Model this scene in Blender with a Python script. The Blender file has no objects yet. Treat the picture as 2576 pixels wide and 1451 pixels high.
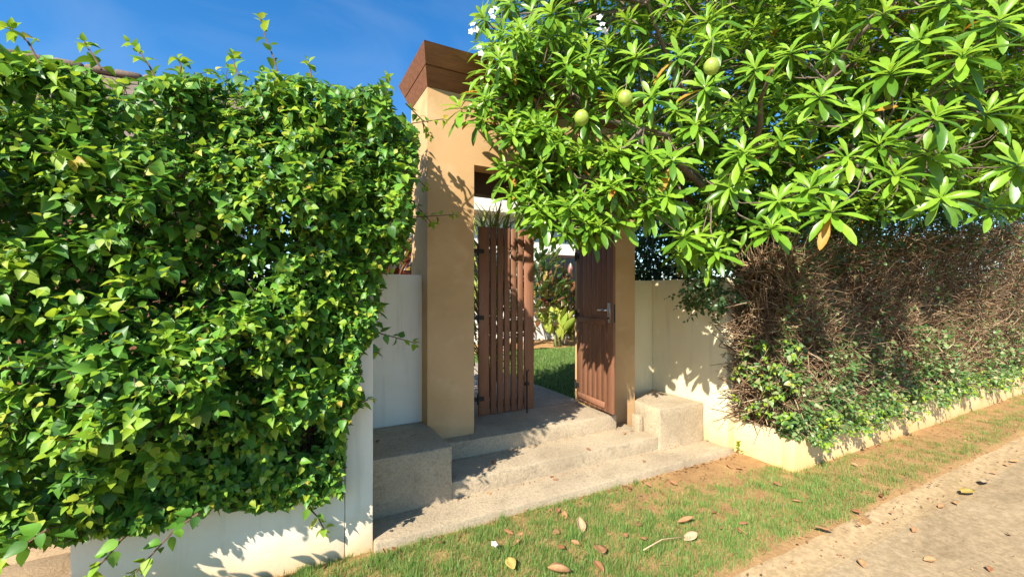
import bpy, bmesh, math, random
import numpy as np
from mathutils import Vector, Matrix, noise as mnoise

random.seed(7); RNG = np.random.default_rng(11)
SC = bpy.context.scene
COL = SC.collection
R = math.radians

# ------------------------------------------------------------------ camera
F, CX, CY, YAW, EYE = 1072.0, 1288.0, 735.0, R(27.9), 1.55      # pixels of a 2576 wide picture
cam = bpy.data.cameras.new('camera')
cam.sensor_width = 36.0; cam.lens = F / 2576 * 36.0
cam.shift_y = 9.5 / 2576; cam.clip_start = 0.05; cam.clip_end = 600
camo = bpy.data.objects.new('camera', cam); COL.objects.link(camo)
camo.location = (0, 0, EYE); camo.rotation_euler = (R(90), 0, -YAW)
SC.camera = camo

# ------------------------------------------------------------------ light
SUN_EL = R(38)
SUN_H = Vector((-0.839, -0.545)).normalized()                    # horizontal direction towards the sun
to_sun = Vector((SUN_H.x * math.cos(SUN_EL), SUN_H.y * math.cos(SUN_EL), math.sin(SUN_EL)))
world = bpy.data.worlds.new('World'); SC.world = world; world.use_nodes = True
nt = world.node_tree
sky = nt.nodes.new('ShaderNodeTexSky'); sky.sky_type = 'NISHITA'; sky.sun_disc = False
sky.sun_elevation = SUN_EL; sky.sun_rotation = math.atan2(SUN_H.x, SUN_H.y)
sky.altitude = 0; sky.air_density = 1.0; sky.dust_density = 0.3; sky.ozone_density = 4.0
hs = nt.nodes.new('ShaderNodeHueSaturation'); hs.inputs['Saturation'].default_value = 1.30
nt.links.new(sky.outputs[0], hs.inputs['Color'])
bgn = nt.nodes['Background']; bgn.inputs[1].default_value = 0.105
tcn = nt.nodes.new('ShaderNodeTexCoord'); mpn = nt.nodes.new('ShaderNodeMapping'); mpn.inputs['Scale'].default_value = (1.2, 2.2, 5.0)
nt.links.new(tcn.outputs['Generated'], mpn.inputs[0])
cln = nt.nodes.new('ShaderNodeTexNoise'); cln.inputs['Scale'].default_value = 1.6; cln.inputs['Detail'].default_value = 6; cln.inputs['Distortion'].default_value = 0.8
nt.links.new(mpn.outputs[0], cln.inputs[0])
crn = nt.nodes.new('ShaderNodeMapRange'); crn.inputs[1].default_value = 0.48; crn.inputs[2].default_value = 0.80; crn.inputs[3].default_value = 0.0; crn.inputs[4].default_value = 0.13
nt.links.new(cln.outputs[0], crn.inputs[0])
cmx = nt.nodes.new('ShaderNodeMix'); cmx.data_type = 'RGBA'; cmx.inputs[7].default_value = (3.6, 4.0, 4.6, 1)
nt.links.new(crn.outputs[0], cmx.inputs[0]); nt.links.new(hs.outputs[0], cmx.inputs[6])
nt.links.new(cmx.outputs[2], bgn.inputs[0])
sl = bpy.data.lights.new('sun', 'SUN'); sl.energy = 5.0; sl.angle = R(0.53); sl.color = (1.0, 0.93, 0.80)
so = bpy.data.objects.new('sun', sl); COL.objects.link(so)
so.rotation_euler = to_sun.to_track_quat('Z', 'Y').to_euler(); so.location = (-6, -5, 9)
SC.view_settings.view_transform = 'Standard'; SC.view_settings.look = 'None'
SC.view_settings.exposure = 1.15; SC.view_settings.gamma = 1.0
SC.render.engine = 'CYCLES'
SC.cycles.max_bounces = 8; SC.cycles.transparent_max_bounces = 6

# ------------------------------------------------------------------ pixel <-> place
SY, CYW = math.sin(YAW), math.cos(YAW)
def ray(u, v):
    r = (u - CX) / F
    return Vector((SY + r * CYW, CYW - r * SY, (CY - v) / F))
def onz(u, v, z):
    d = ray(u, v); return Vector((0, 0, EYE)) + d * ((z - EYE) / d.z)
def onY(u, v, Y):
    d = ray(u, v); return Vector((0, 0, EYE)) + d * (Y / d.y)
def atd(u, v, f):
    return Vector((0, 0, EYE)) + ray(u, v) * f
def proj(p):
    f = p[0] * SY + p[1] * CYW; r = p[0] * CYW - p[1] * SY
    if f < 0.05: return (1e5, 1e5, f)
    return (CX + F * r / f, CY - F * (p[2] - EYE) / f, f)
def inpoly(x, y, P):
    c = False; j = len(P) - 1
    for i in range(len(P)):
        if (P[i][1] > y) != (P[j][1] > y) and x < (P[j][0] - P[i][0]) * (y - P[i][1]) / (P[j][1] - P[i][1]) + P[i][0]:
            c = not c
        j = i
    return c

# ------------------------------------------------------------------ materials
def mat(name):
    m = bpy.data.materials.new(name); m.use_nodes = True
    return m, m.node_tree, m.node_tree.nodes['Principled BSDF']
def N(nt, t, **kw):
    n = nt.nodes.new(t)
    for k, v in kw.items(): setattr(n, k, v)
    return n
def ramp(nt, fac, stops):
    r = N(nt, 'ShaderNodeValToRGB')
    e = r.color_ramp.elements
    while len(e) < len(stops): e.new(0.5)
    for i, (p, c) in enumerate(stops):
        e[i].position = p; e[i].color = (*c, 1) if len(c) == 3 else c
    nt.links.new(fac, r.inputs[0]); return r.outputs[0]
def noise_tex(nt, scale, detail=4, rough=0.55, dist=0.0, stretch=None):
    tc = N(nt, 'ShaderNodeNewGeometry')
    n = N(nt, 'ShaderNodeTexNoise'); n.inputs['Scale'].default_value = scale
    n.inputs['Detail'].default_value = detail; n.inputs['Roughness'].default_value = rough
    n.inputs['Distortion'].default_value = dist
    if stretch:
        mp = N(nt, 'ShaderNodeMapping'); mp.inputs['Scale'].default_value = stretch
        nt.links.new(tc.outputs['Position'], mp.inputs[0]); nt.links.new(mp.outputs[0], n.inputs[0])
    else: nt.links.new(tc.outputs['Position'], n.inputs[0])
    return n.outputs[0]
def mixc(nt, fac, a, b, mode='MIX'):
    m = N(nt, 'ShaderNodeMix', data_type='RGBA', blend_type=mode)
    for s, v in ((m.inputs[0], fac), (m.inputs[6], a), (m.inputs[7], b)):
        if hasattr(v, 'links'): nt.links.new(v, s)
        elif isinstance(v, (int, float)): s.default_value = v
        else: s.default_value = (*v, 1)
    return m.outputs[2]
def bump(nt, bsdf, h, strength, dist=0.01):
    b = N(nt, 'ShaderNodeBump'); b.inputs['Strength'].default_value = strength; b.inputs['Distance'].default_value = dist
    nt.links.new(h, b.inputs['Height']); nt.links.new(b.outputs[0], bsdf.inputs['Normal'])

def m_paint(name, base, stain, low=None, lowz=0.3, grime=(0.35, 0.3, 0.24), ga=0.35, run=(3.0, 3.0, 0.25)):
    """wall paint: soft blotches, run-off streaks and a soil-splash band near the ground"""
    m, t, b = mat(name)
    c = ramp(t, noise_tex(t, 1.7, 5, 0.6, 0.4), [(0.3, stain), (0.62, base)])
    st = ramp(t, noise_tex(t, 5.0, 4, 0.6, 0.2, run), [(0.55, (0, 0, 0)), (0.8, (1, 1, 1))])
    mul = N(t, 'ShaderNodeMath', operation='MULTIPLY'); t.links.new(st, mul.inputs[0]); mul.inputs[1].default_value = ga
    c = mixc(t, mul.outputs[0], c, grime)
    if low:
        g = N(t, 'ShaderNodeNewGeometry'); sx = N(t, 'ShaderNodeSeparateXYZ'); t.links.new(g.outputs['Position'], sx.inputs[0])
        nz = noise_tex(t, 3.5, 5, 0.65)
        a = N(t, 'ShaderNodeMath', operation='MULTIPLY_ADD'); t.links.new(nz, a.inputs[0]); a.inputs[1].default_value = -0.55 * lowz * 2; t.links.new(sx.outputs[2], a.inputs[2])
        mr = N(t, 'ShaderNodeMapRange'); t.links.new(a.outputs[0], mr.inputs[0])
        mr.inputs[1].default_value = -0.55 * lowz; mr.inputs[2].default_value = 0.35 * lowz; mr.inputs[3].default_value = 0.8; mr.inputs[4].default_value = 0.0
        c = mixc(t, mr.outputs[0], c, low)
    t.links.new(c, b.inputs['Base Color']); b.inputs['Roughness'].default_value = 0.75
    b.inputs['Specular IOR Level'].default_value = 0.25
    bump(t, b, noise_tex(t, 55, 6, 0.7), 0.25, 0.004)
    return m
M = {}
M['white'] = m_paint('white_wall_paint', (0.82, 0.75, 0.61), (0.75, 0.67, 0.52), (0.62, 0.40, 0.18), 0.32)
M['cream'] = m_paint('cream_wall_paint', (0.74, 0.66, 0.44), (0.68, 0.58, 0.36), (0.66, 0.40, 0.15), 0.55)
M['ochre'] = m_paint('ochre_plaster', (0.56, 0.355, 0.175), (0.46, 0.28, 0.125), (0.40, 0.26, 0.13), 0.25, (0.66, 0.46, 0.26), 0.6, (0.7, 0.7, 0.9))
M['villa'] = m_paint('villa_plaster', (0.80, 0.78, 0.72), (0.76, 0.73, 0.66))
M['fascia'] = m_paint('fascia_paint', (0.80, 0.75, 0.62), (0.76, 0.70, 0.56))

def m_concrete(name, light, dark, speck, sc=1.0):
    m, t, b = mat(name)
    c = ramp(t, noise_tex(t, 2.2 * sc, 6, 0.65, 0.5), [(0.3, dark), (0.65, light)])
    sp = ramp(t, noise_tex(t, 62 * sc, 4, 0.7), [(0.47, (0, 0, 0)), (0.60, (1, 1, 1))])
    mu = N(t, 'ShaderNodeMath', operation='MULTIPLY'); t.links.new(sp, mu.inputs[0]); mu.inputs[1].default_value = 0.38
    c = mixc(t, mu.outputs[0], c, speck)
    mo = ramp(t, noise_tex(t, 9 * sc, 5, 0.7, 1.0), [(0.56, (0, 0, 0)), (0.72, (1, 1, 1))])
    mv = N(t, 'ShaderNodeMath', operation='MULTIPLY'); t.links.new(mo, mv.inputs[0]); mv.inputs[1].default_value = 0.6
    c = mixc(t, mv.outputs[0], c, tuple(x * 0.5 for x in dark))
    t.links.new(c, b.inputs['Base Color']); b.inputs['Roughness'].default_value = 0.9
    b.inputs['Specular IOR Level'].default_value = 0.2
    bump(t, b, noise_tex(t, 55 * sc, 8, 0.8), 0.9, 0.014)
    return m
M['concrete'] = m_concrete('washed_concrete', (0.54, 0.43, 0.29), (0.38, 0.30, 0.20), (0.19, 0.155, 0.115))
M['pathc'] = m_concrete('path_concrete', (0.45, 0.37, 0.28), (0.34, 0.27, 0.20), (0.22, 0.17, 0.13))
M['slab'] = m_concrete('tan_paving', (0.50, 0.35, 0.20), (0.40, 0.27, 0.15), (0.30, 0.2, 0.12))

def m_road(name, a, bb, cc):
    m, t, b = mat(name)
    c = ramp(t, noise_tex(t, 1.1, 7, 0.72, 1.2, (0.4, 1.5, 1)), [(0.36, a), (0.5, bb), (0.64, cc)])
    sp = ramp(t, noise_tex(t, 28, 5, 0.75), [(0.42, (0.62, 0.60, 0.57)), (0.62, (1, 1, 1))])
    c = mixc(t, 0.75, c, sp, 'MULTIPLY')
    wh = ramp(t, noise_tex(t, 4.5, 6, 0.75, 1.5, (0.5, 2.2, 1)), [(0.66, (0, 0, 0)), (0.74, (1, 1, 1))])
    mv = N(t, 'ShaderNodeMath', operation='MULTIPLY'); t.links.new(wh, mv.inputs[0]); mv.inputs[1].default_value = 0.4
    c = mixc(t, mv.outputs[0], c, (0.52, 0.44, 0.32))
    t.links.new(c, b.inputs['Base Color']); b.inputs['Roughness'].default_value = 0.9
    b.inputs['Specular IOR Level'].default_value = 0.15
    bump(t, b, noise_tex(t, 60, 6, 0.7), 0.25, 0.006)
    return m
M['road'] = m_road('road_concrete', (0.29, 0.21, 0.12), (0.40, 0.295, 0.175), (0.47, 0.355, 0.215))
M['gutter'] = m_road('gutter_concrete', (0.36, 0.255, 0.14), (0.47, 0.335, 0.185), (0.53, 0.39, 0.225))

def m_soil(name, a, b2, sc=6):
    m, t, b = mat(name)
    c = ramp(t, noise_tex(t, sc, 7, 0.7, 0.5), [(0.3, a), (0.7, b2)])
    t.links.new(c, b.inputs['Base Color']); b.inputs['Roughness'].default_value = 0.95
    b.inputs['Specular IOR Level'].default_value = 0.1
    bump(t, b, noise_tex(t, 40, 7, 0.75), 0.9, 0.02)
    return m
M['soil'] = m_soil('orange_soil', (0.30, 0.17, 0.075), (0.47, 0.29, 0.13))
M['darksoil'] = m_soil('bed_soil', (0.16, 0.085, 0.04), (0.30, 0.17, 0.085))
M['lawnsoil'] = m_soil('lawn_ground', (0.05, 0.075, 0.02), (0.085, 0.12, 0.035))

def m_wood(name, a, b2, axis=(8, 8, 0.6), rough=0.55):
    m, t, b = mat(name)
    oi = N(t, 'ShaderNodeObjectInfo')
    c = ramp(t, noise_tex(t, 7, 5, 0.6, 0.6, axis), [(0.3, a), (0.7, b2)])
    v = N(t, 'ShaderNodeMapRange'); t.links.new(oi.outputs['Random'], v.inputs[0]); v.inputs[3].default_value = 0.86; v.inputs[4].default_value = 1.12
    hsv = N(t, 'ShaderNodeHueSaturation'); t.links.new(c, hsv.inputs['Color']); t.links.new(v.outputs[0], hsv.inputs['Value'])
    t.links.new(hsv.outputs[0], b.inputs['Base Color']); b.inputs['Roughness'].default_value = rough
    b.inputs['Specular IOR Level'].default_value = 0.3
    bump(t, b, noise_tex(t, 30, 5, 0.6, 0.3, (6, 6, 0.5)), 0.25, 0.004)
    return m
M['gate'] = m_wood('red_brown_paint', (0.175, 0.078, 0.043), (0.25, 0.116, 0.065))
M['capwood'] = m_wood('cap_timber', (0.16, 0.065, 0.032), (0.27, 0.11, 0.05), (0.8, 5, 5))
M['darkwood'] = m_wood('dark_timber', (0.045, 0.022, 0.014), (0.07, 0.036, 0.022), (0.8, 5, 5))
M['roof'] = m_wood('brown_roof', (0.12, 0.085, 0.065), (0.20, 0.145, 0.11), (6, 1, 1), 0.85)
M['terracotta'] = m_wood('terracotta', (0.30, 0.10, 0.055), (0.42, 0.16, 0.085), (3, 3, 3), 0.8)
def m_plain(name, c, rough, metal=0.0):
    m, t, b = mat(name); b.inputs['Base Color'].default_value = (*c, 1)
    b.inputs['Roughness'].default_value = rough; b.inputs['Metallic'].default_value = metal
    bump(t, b, noise_tex(t, 80, 3), 0.08, 0.002); return m
M['chrome'] = m_plain('brushed_steel', (0.6, 0.6, 0.6), 0.28, 1.0)
M['iron'] = m_plain('black_iron', (0.025, 0.02, 0.018), 0.6, 0.4)
M['glass'] = m_plain('dark_glass', (0.02, 0.025, 0.03), 0.08)
def m_fruit():
    m, t, b = mat('green_fruit_skin')
    c = ramp(t, noise_tex(t, 30, 5, 0.7), [(0.35, (0.20, 0.30, 0.03)), (0.6, (0.34, 0.42, 0.06))])
    sp = ramp(t, noise_tex(t, 160, 2), [(0.62, (0, 0, 0)), (0.7, (1, 1, 1))])
    c = mixc(t, sp, c, (0.44, 0.46, 0.16)); t.links.new(c, b.inputs['Base Color']); b.inputs['Roughness'].default_value = 0.4
    bump(t, b, noise_tex(t, 45, 4), 0.3, 0.004)
    return m
M['fruit'] = m_fruit()

def m_leaf(name, stops, trans=0.35, tcol=(0.30, 0.50, 0.04), rough=0.38, spec=0.45):
    m, t, b = mat(name)
    g = N(t, 'ShaderNodeNewGeometry'); oi = N(t, 'ShaderNodeObjectInfo')
    a = N(t, 'ShaderNodeMath', operation='ADD'); t.links.new(g.outputs['Random Per Island'], a.inputs[0]); t.links.new(oi.outputs['Random'], a.inputs[1])
    f = N(t, 'ShaderNodeMath', operation='FRACT'); t.links.new(a.outputs[0], f.inputs[0])
    c = ramp(t, f.outputs[0], stops)
    mott = ramp(t, noise_tex(t, 38, 3, 0.6), [(0.3, (0.82, 0.82, 0.82)), (0.7, (1.12, 1.12, 1.12))])
    c = mixc(t, 0.8, c, mott, 'MULTIPLY')
    t.links.new(c, b.inputs['Base Color']); b.inputs['Roughness'].default_value = rough
    b.inputs['Specular IOR Level'].default_value = spec
    tr = N(t, 'ShaderNodeBsdfTranslucent')
    tc = mixc(t, 0.6, c, tcol); t.links.new(tc, tr.inputs[0])
    mx = N(t, 'ShaderNodeMixShader'); mx.inputs[0].default_value = trans
    t.links.new(b.outputs[0], mx.inputs[1]); t.links.new(tr.outputs[0], mx.inputs[2])
    t.links.new(mx.outputs[0], t.nodes['Material Output'].inputs['Surface'])
    return m
M['bleaf'] = m_leaf('hedge_leaf', [(0.0, (0.04, 0.12, 0.016)), (0.45, (0.075, 0.205, 0.022)), (0.8, (0.12, 0.285, 0.028)), (1.0, (0.17, 0.32, 0.035))], 0.22, rough=0.45, spec=0.4)
M['byoung'] = m_leaf('hedge_young_leaf', [(0.0, (0.16, 0.33, 0.025)), (0.6, (0.27, 0.43, 0.03)), (0.95, (0.38, 0.46, 0.04)), (1.0, (0.42, 0.30, 0.04))], 0.4, (0.5, 0.65, 0.04), 0.5, 0.35)
M['cleaf'] = m_leaf('tree_leaf', [(0.0, (0.055, 0.14, 0.012)), (0.5, (0.11, 0.24, 0.018)), (0.85, (0.18, 0.33, 0.024)), (1.0, (0.24, 0.39, 0.03))], 0.2, (0.38, 0.58, 0.03), 0.34)
M['cyoung'] = m_leaf('tree_young_leaf', [(0.0, (0.19, 0.37, 0.03)), (1.0, (0.28, 0.44, 0.04))], 0.4, (0.5, 0.68, 0.05), 0.36)
M['cold'] = m_leaf('tree_old_leaf', [(0.0, (0.50, 0.22, 0.03)), (0.5, (0.55, 0.30, 0.04)), (1.0, (0.42, 0.13, 0.03))], 0.35, (0.7, 0.3, 0.02), 0.5)
M['dleaf'] = m_leaf('dry_hedge_leaf', [(0.0, (0.05, 0.13, 0.03)), (0.5, (0.12, 0.23, 0.06)), (0.8, (0.24, 0.32, 0.12)), (1.0, (0.36, 0.35, 0.18))], 0.25)
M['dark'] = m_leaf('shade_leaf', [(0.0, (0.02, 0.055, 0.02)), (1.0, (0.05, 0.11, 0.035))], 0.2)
M['grey'] = m_leaf('grey_green_leaf', [(0.0, (0.05, 0.07, 0.07)), (1.0, (0.12, 0.15, 0.13))], 0.2)
M['croton'] = m_leaf('croton_leaf', [(0.0, (0.04, 0.09, 0.02)), (0.4, (0.10, 0.13, 0.03)), (0.7, (0.22, 0.06, 0.04)), (1.0, (0.33, 0.24, 0.05))], 0.25)
M['red'] = m_leaf('red_leaf', [(0.0, (0.10, 0.03, 0.025)), (0.6, (0.24, 0.07, 0.045)), (1.0, (0.12, 0.10, 0.03))], 0.25, (0.5, 0.1, 0.05))
M['yleaf'] = m_leaf('yellow_green_leaf', [(0.0, (0.26, 0.36, 0.05)), (1.0, (0.45, 0.48, 0.08))], 0.3, (0.6, 0.6, 0.05))
M['grass'] = m_leaf('grass_blade', [(0.0, (0.09, 0.20, 0.035)), (0.5, (0.17, 0.32, 0.065)), (0.85, (0.27, 0.40, 0.12)), (1.0, (0.42, 0.36, 0.16))], 0.35, (0.35, 0.5, 0.08), 0.55, 0.25)
M['drygrass'] = m_leaf('dry_grass_blade', [(0.0, (0.15, 0.20, 0.04)), (0.4, (0.30, 0.27, 0.09)), (1.0, (0.42, 0.31, 0.15))], 0.3, (0.5, 0.45, 0.15), 0.7, 0.15)
M['litter'] = m_leaf('fallen_leaf_brown', [(0.0, (0.24, 0.10, 0.045)), (0.5, (0.38, 0.18, 0.085)), (1.0, (0.46, 0.27, 0.13))], 0.15, (0.5, 0.25, 0.1), 0.6, 0.3)
M['lityel'] = m_leaf('fallen_leaf_yellow', [(0.0, (0.50, 0.33, 0.07)), (1.0, (0.55, 0.40, 0.12))], 0.2, (0.7, 0.5, 0.1), 0.6, 0.3)
M['littan'] = m_leaf('fallen_leaf_tan', [(0.0, (0.52, 0.34, 0.19)), (1.0, (0.58, 0.42, 0.27))], 0.15, (0.6, 0.4, 0.2), 0.6, 0.3)
M['petal'] = m_leaf('white_petal', [(0.0, (0.78, 0.76, 0.72)), (1.0, (0.85, 0.83, 0.80))], 0.3, (0.9, 0.9, 0.85), 0.6, 0.2)
def m_bark(name, a, b2):
    m, t, b = mat(name)
    c = ramp(t, noise_tex(t, 25, 5, 0.7, 0.5), [(0.3, a), (0.7, b2)]); t.links.new(c, b.inputs['Base Color'])
    b.inputs['Roughness'].default_value = 0.9; b.inputs['Specular IOR Level'].default_value = 0.15
    bump(t, b, noise_tex(t, 60, 5, 0.7), 0.6, 0.006); return m
M['bark'] = m_bark('grey_bark', (0.10, 0.075, 0.055), (0.22, 0.17, 0.13))
M['stem'] = m_bark('hedge_stem', (0.075, 0.045, 0.03), (0.17, 0.11, 0.07))
M['twig'] = m_leaf('dry_twig', [(0.0, (0.10, 0.058, 0.034)), (0.5, (0.23, 0.145, 0.082)), (0.85, (0.36, 0.245, 0.15)), (1.0, (0.52, 0.39, 0.25))], 0.0, rough=0.9, spec=0.1)
M['gstem'] = m_plain('green_stem', (0.16, 0.19, 0.06), 0.6)
M['pale'] = m_bark('pale_bark', (0.40, 0.34, 0.26), (0.55, 0.48, 0.38))

# ------------------------------------------------------------------ objects
OFF = {}
def tag(o, label=None, cat=None, group=None, kind=None):
    if label: o['label'] = label
    if cat: o['category'] = cat
    if group: o['group'] = group
    if kind: o['kind'] = kind
    return o
def thing(name, label, cat, loc, group=None):
    o = bpy.data.objects.new(name, None); COL.objects.link(o); o.location = loc
    o.empty_display_size = 0.1
    OFF[o.name] = Vector(loc); return tag(o, label, cat, group)
def link(name, me, parent=None, mw=None):
    o = bpy.data.objects.new(name, me); COL.objects.link(o)
    base = OFF[parent.name] if parent else Vector((0, 0, 0))
    if parent: o.parent = parent
    OFF[o.name] = base.copy()
    if mw is not None: o.matrix_basis = Matrix.Translation(-base) @ mw
    return o
class MB:
    def __init__(s): s.v = []; s.f = []
    def hexa(s, p):
        n = len(s.v); s.v += [tuple(q) for q in p]
        s.f += [tuple(n + i for i in q) for q in ((0, 3, 2, 1), (4, 5, 6, 7), (0, 1, 5, 4), (1, 2, 6, 5), (2, 3, 7, 6), (3, 0, 4, 7))]; return s
    def box(s, x0, x1, y0, y1, z0, z1):
        return s.hexa([(x0, y0, z0), (x1, y0, z0), (x1, y1, z0), (x0, y1, z0), (x0, y0, z1), (x1, y0, z1), (x1, y1, z1), (x0, y1, z1)])
    def prism(s, poly, z0, z1):
        n = len(s.v); k = len(poly)
        s.v += [(x, y, z0) for x, y in poly] + [(x, y, z1) for x, y in poly]
        s.f += [tuple(n + i for i in reversed(range(k))), tuple(n + k + i for i in range(k))]
        s.f += [(n + i, n + (i + 1) % k, n + k + (i + 1) % k, n + k + i) for i in range(k)]; return s
    def tube(s, pts, rad, k=6):
        pts = [Vector(p) for p in pts]; n0 = len(s.v)
        for i, p in enumerate(pts):
            d = (pts[min(i + 1, len(pts) - 1)] - pts[max(i - 1, 0)]).normalized()
            a = d.cross(Vector((0, 0, 1)) if abs(d.z) < 0.9 else Vector((1, 0, 0))).normalized(); b = d.cross(a)
            r = rad[i] if hasattr(rad, '__len__') else rad
            for j in range(k):
                w = 2 * math.pi * j / k; s.v.append(tuple(p + a * (r * math.cos(w)) + b * (r * math.sin(w))))
        for i in range(len(pts) - 1):
            for j in range(k):
                q = n0 + i * k; s.f.append((q + j, q + (j + 1) % k, q + k + (j + 1) % k, q + k + j))
        s.f.append(tuple(n0 + j for j in reversed(range(k)))); e = n0 + (len(pts) - 1) * k
        s.f.append(tuple(e + j for j in range(k))); return s
    def build(s, name, m, parent=None, bevel=0.0, seg=2, smooth=False, rough=0.0, cuts=0):
        base = OFF[parent.name] if parent else Vector((0, 0, 0))
        me = bpy.data.meshes.new(name)
        me.from_pydata([tuple(Vector(p) - base) for p in s.v], [], s.f)
        if bevel or rough or cuts:
            bm = bmesh.new(); bm.from_mesh(me)
            if bevel: bmesh.ops.bevel(bm, geom=list(bm.edges), offset=bevel, segments=seg, affect='EDGES', profile=0.6, clamp_overlap=True)
            if cuts:
                for _ in range(cuts):
                    es = [e for e in bm.edges if e.calc_length() > 0.09]
                    if es: bmesh.ops.subdivide_edges(bm, edges=es, cuts=1, use_grid_fill=True)
            if rough:
                for v in bm.verts:
                    q = v.co + base
                    v.co += Vector(mnoise.noise_vector(q * 6.0)) * rough + Vector(mnoise.noise_vector(q * 19.0)) * rough * 0.5
            bm.normal_update(); bm.to_mesh(me); bm.free()
        me.materials.append(m)
        if smooth or bevel:
            for p in me.polygons: p.use_smooth = True
            if bevel: me.set_sharp_from_angle(angle=R(50))
        return link(name, me, parent)

# ---- leaf templates (x across, y along, z up), unit length
def leaf_template(profile, fold=0.25, droop=0.25, stalk=0.0):
    v = []; f = []
    for i, (t, w) in enumerate(profile):
        z = -droop * t * t; y = stalk + t
        if w <= 0: v.append([(0, y, z)])
        else: v.append([(-w, y, z + fold * w), (0, y, z), (w, y, z + fold * w)])
    flat = []; idx = []
    for row in v:
        idx.append([len(flat) + i for i in range(len(row))]); flat += row
    for a, b in zip(idx, idx[1:]):
        if len(a) == 1: f += [(a[0], b[1], b[0]), (a[0], b[2], b[1])]
        elif len(b) == 1: f += [(a[0], a[1], b[0]), (a[1], a[2], b[0])]
        else: f += [(a[0], a[1], b[1], b[0]), (a[1], a[2], b[2], b[1])]
    return np.array(flat, float), f
T_OV = leaf_template([(0, 0), (0.12, 0.27), (0.32, 0.37), (0.58, 0.28), (0.82, 0.12), (1.0, 0)], 0.35, 0.28, 0.12)
T_LA = leaf_template([(0, 0.015), (0.3, 0.078), (0.6, 0.128), (0.82, 0.108), (0.94, 0.055), (1.0, 0)], 0.35, 0.30)
T_SM = leaf_template([(0, 0), (0.3, 0.30), (0.65, 0.24), (1.0, 0)], 0.4, 0.15)
T_BL = leaf_template([(0, 0.035), (0.5, 0.028), (1.0, 0)], 0.5, 0.45)
T_ST = leaf_template([(0, 0.02), (0.4, 0.035), (1.0, 0)], 0.6, 0.55)
T_BR = leaf_template([(0, 0), (0.25, 0.17), (0.55, 0.22), (0.85, 0.12), (1.0, 0)], 0.5, -0.2)

def frame(axis, nrm):
    y = Vector(axis).normalized(); n = Vector(nrm)
    z = n - y * n.dot(y)
    if z.length < 1e-4: z = y.orthogonal()
    z.normalize(); x = y.cross(z)
    return x, y, z
class Leaves:
    """collects leaf placements: position, 3x3 frame * scale, material slot"""
    def __init__(s): s.p = []; s.m = []; s.k = []
    def add(s, pos, axis, nrm, size, k=0, wide=1.0):
        x, y, z = frame(axis, nrm)
        s.p.append(tuple(pos)); s.k.append(k); z = z * U(0.3, 1.7)
        s.m.append(((x.x * size * wide, y.x * size, z.x * size), (x.y * size * wide, y.y * size, z.y * size), (x.z * size * wide, y.z * size, z.z * size)))
    def mesh(s, name, T, mats, base, sel=None):
        tv, tf = T; P = np.array(s.p); A = np.array(s.m); K = np.array(s.k)
        if sel is not None: P, A, K = P[sel], A[sel], K[sel]
        n, nv = len(P), len(tv)
        V = (np.einsum('nij,vj->nvi', A, tv) + P[:, None, :] - np.array(base)[None, None, :]).reshape(-1, 3)
        me = bpy.data.meshes.new(name)
        lens = np.array([len(f) for f in tf]); flat = np.concatenate([np.array(f) for f in tf])
        me.vertices.add(n * nv); me.vertices.foreach_set('co', V.astype(np.float32).ravel())
        L = (flat[None, :] + (np.arange(n) * nv)[:, None]).ravel()
        me.loops.add(len(L)); me.loops.foreach_set('vertex_index', L.astype(np.int32))
        tot = np.tile(lens, n); st = np.concatenate([[0], np.cumsum(tot)[:-1]])
        me.polygons.add(len(tot)); me.polygons.foreach_set('loop_start', st.astype(np.int32)); 
        me.polygons.foreach_set('material_index', np.repeat(K, len(tf)).astype(np.int32))
        me.polygons.foreach_set('use_smooth', np.ones(len(tot), bool))
        for m in mats: me.materials.append(m)
        me.update(calc_edges=True); me.validate()
        return me
    def emit(s, thing_, T, mats, single, mass_name, leaf_name='leaf'):
        """the leaves that show largest become parts of their own, the rest one mass"""
        P = np.array(s.p); n = len(P); sc = np.linalg.norm(np.array(s.m)[:, :, 1], axis=1)
        score = np.zeros(n)
        for i in range(n):
            u, v, f = proj(P[i])
            if 10 < u < 2566 and 10 < v < 1441 and f > 0.3:
                nz = np.array(s.m[i])[:, 2] / sc[i]; vd = (np.array((0, 0, EYE)) - P[i]); vd /= np.linalg.norm(vd)
                score[i] = sc[i] / f * (0.35 + abs(float(nz @ vd)))
        order = np.argsort(-score)[:single]; order = order[score[order] > 0]
        base = OFF[thing_.name]
        tms = []
        for k, m in enumerate(mats):
            me = bpy.data.meshes.new(leaf_name); me.from_pydata([tuple(q) for q in T[0]], [], T[1]); me.materials.append(m)
            for p in me.polygons: p.use_smooth = True
            tms.append(me)
        for i in order:
            A = s.m[i]; q = s.p[i]
            mw = Matrix(((A[0][0], A[0][1], A[0][2], q[0]), (A[1][0], A[1][1], A[1][2], q[1]), (A[2][0], A[2][1], A[2][2], q[2]), (0, 0, 0, 1)))
            link(leaf_name, tms[s.k[i]], thing_, mw)
        keep = np.ones(n, bool); keep[order] = False
        if keep.any():
            o = link(mass_name, s.mesh(mass_name, T, mats, base, keep), thing_); tag(o, kind='stuff')
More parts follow.
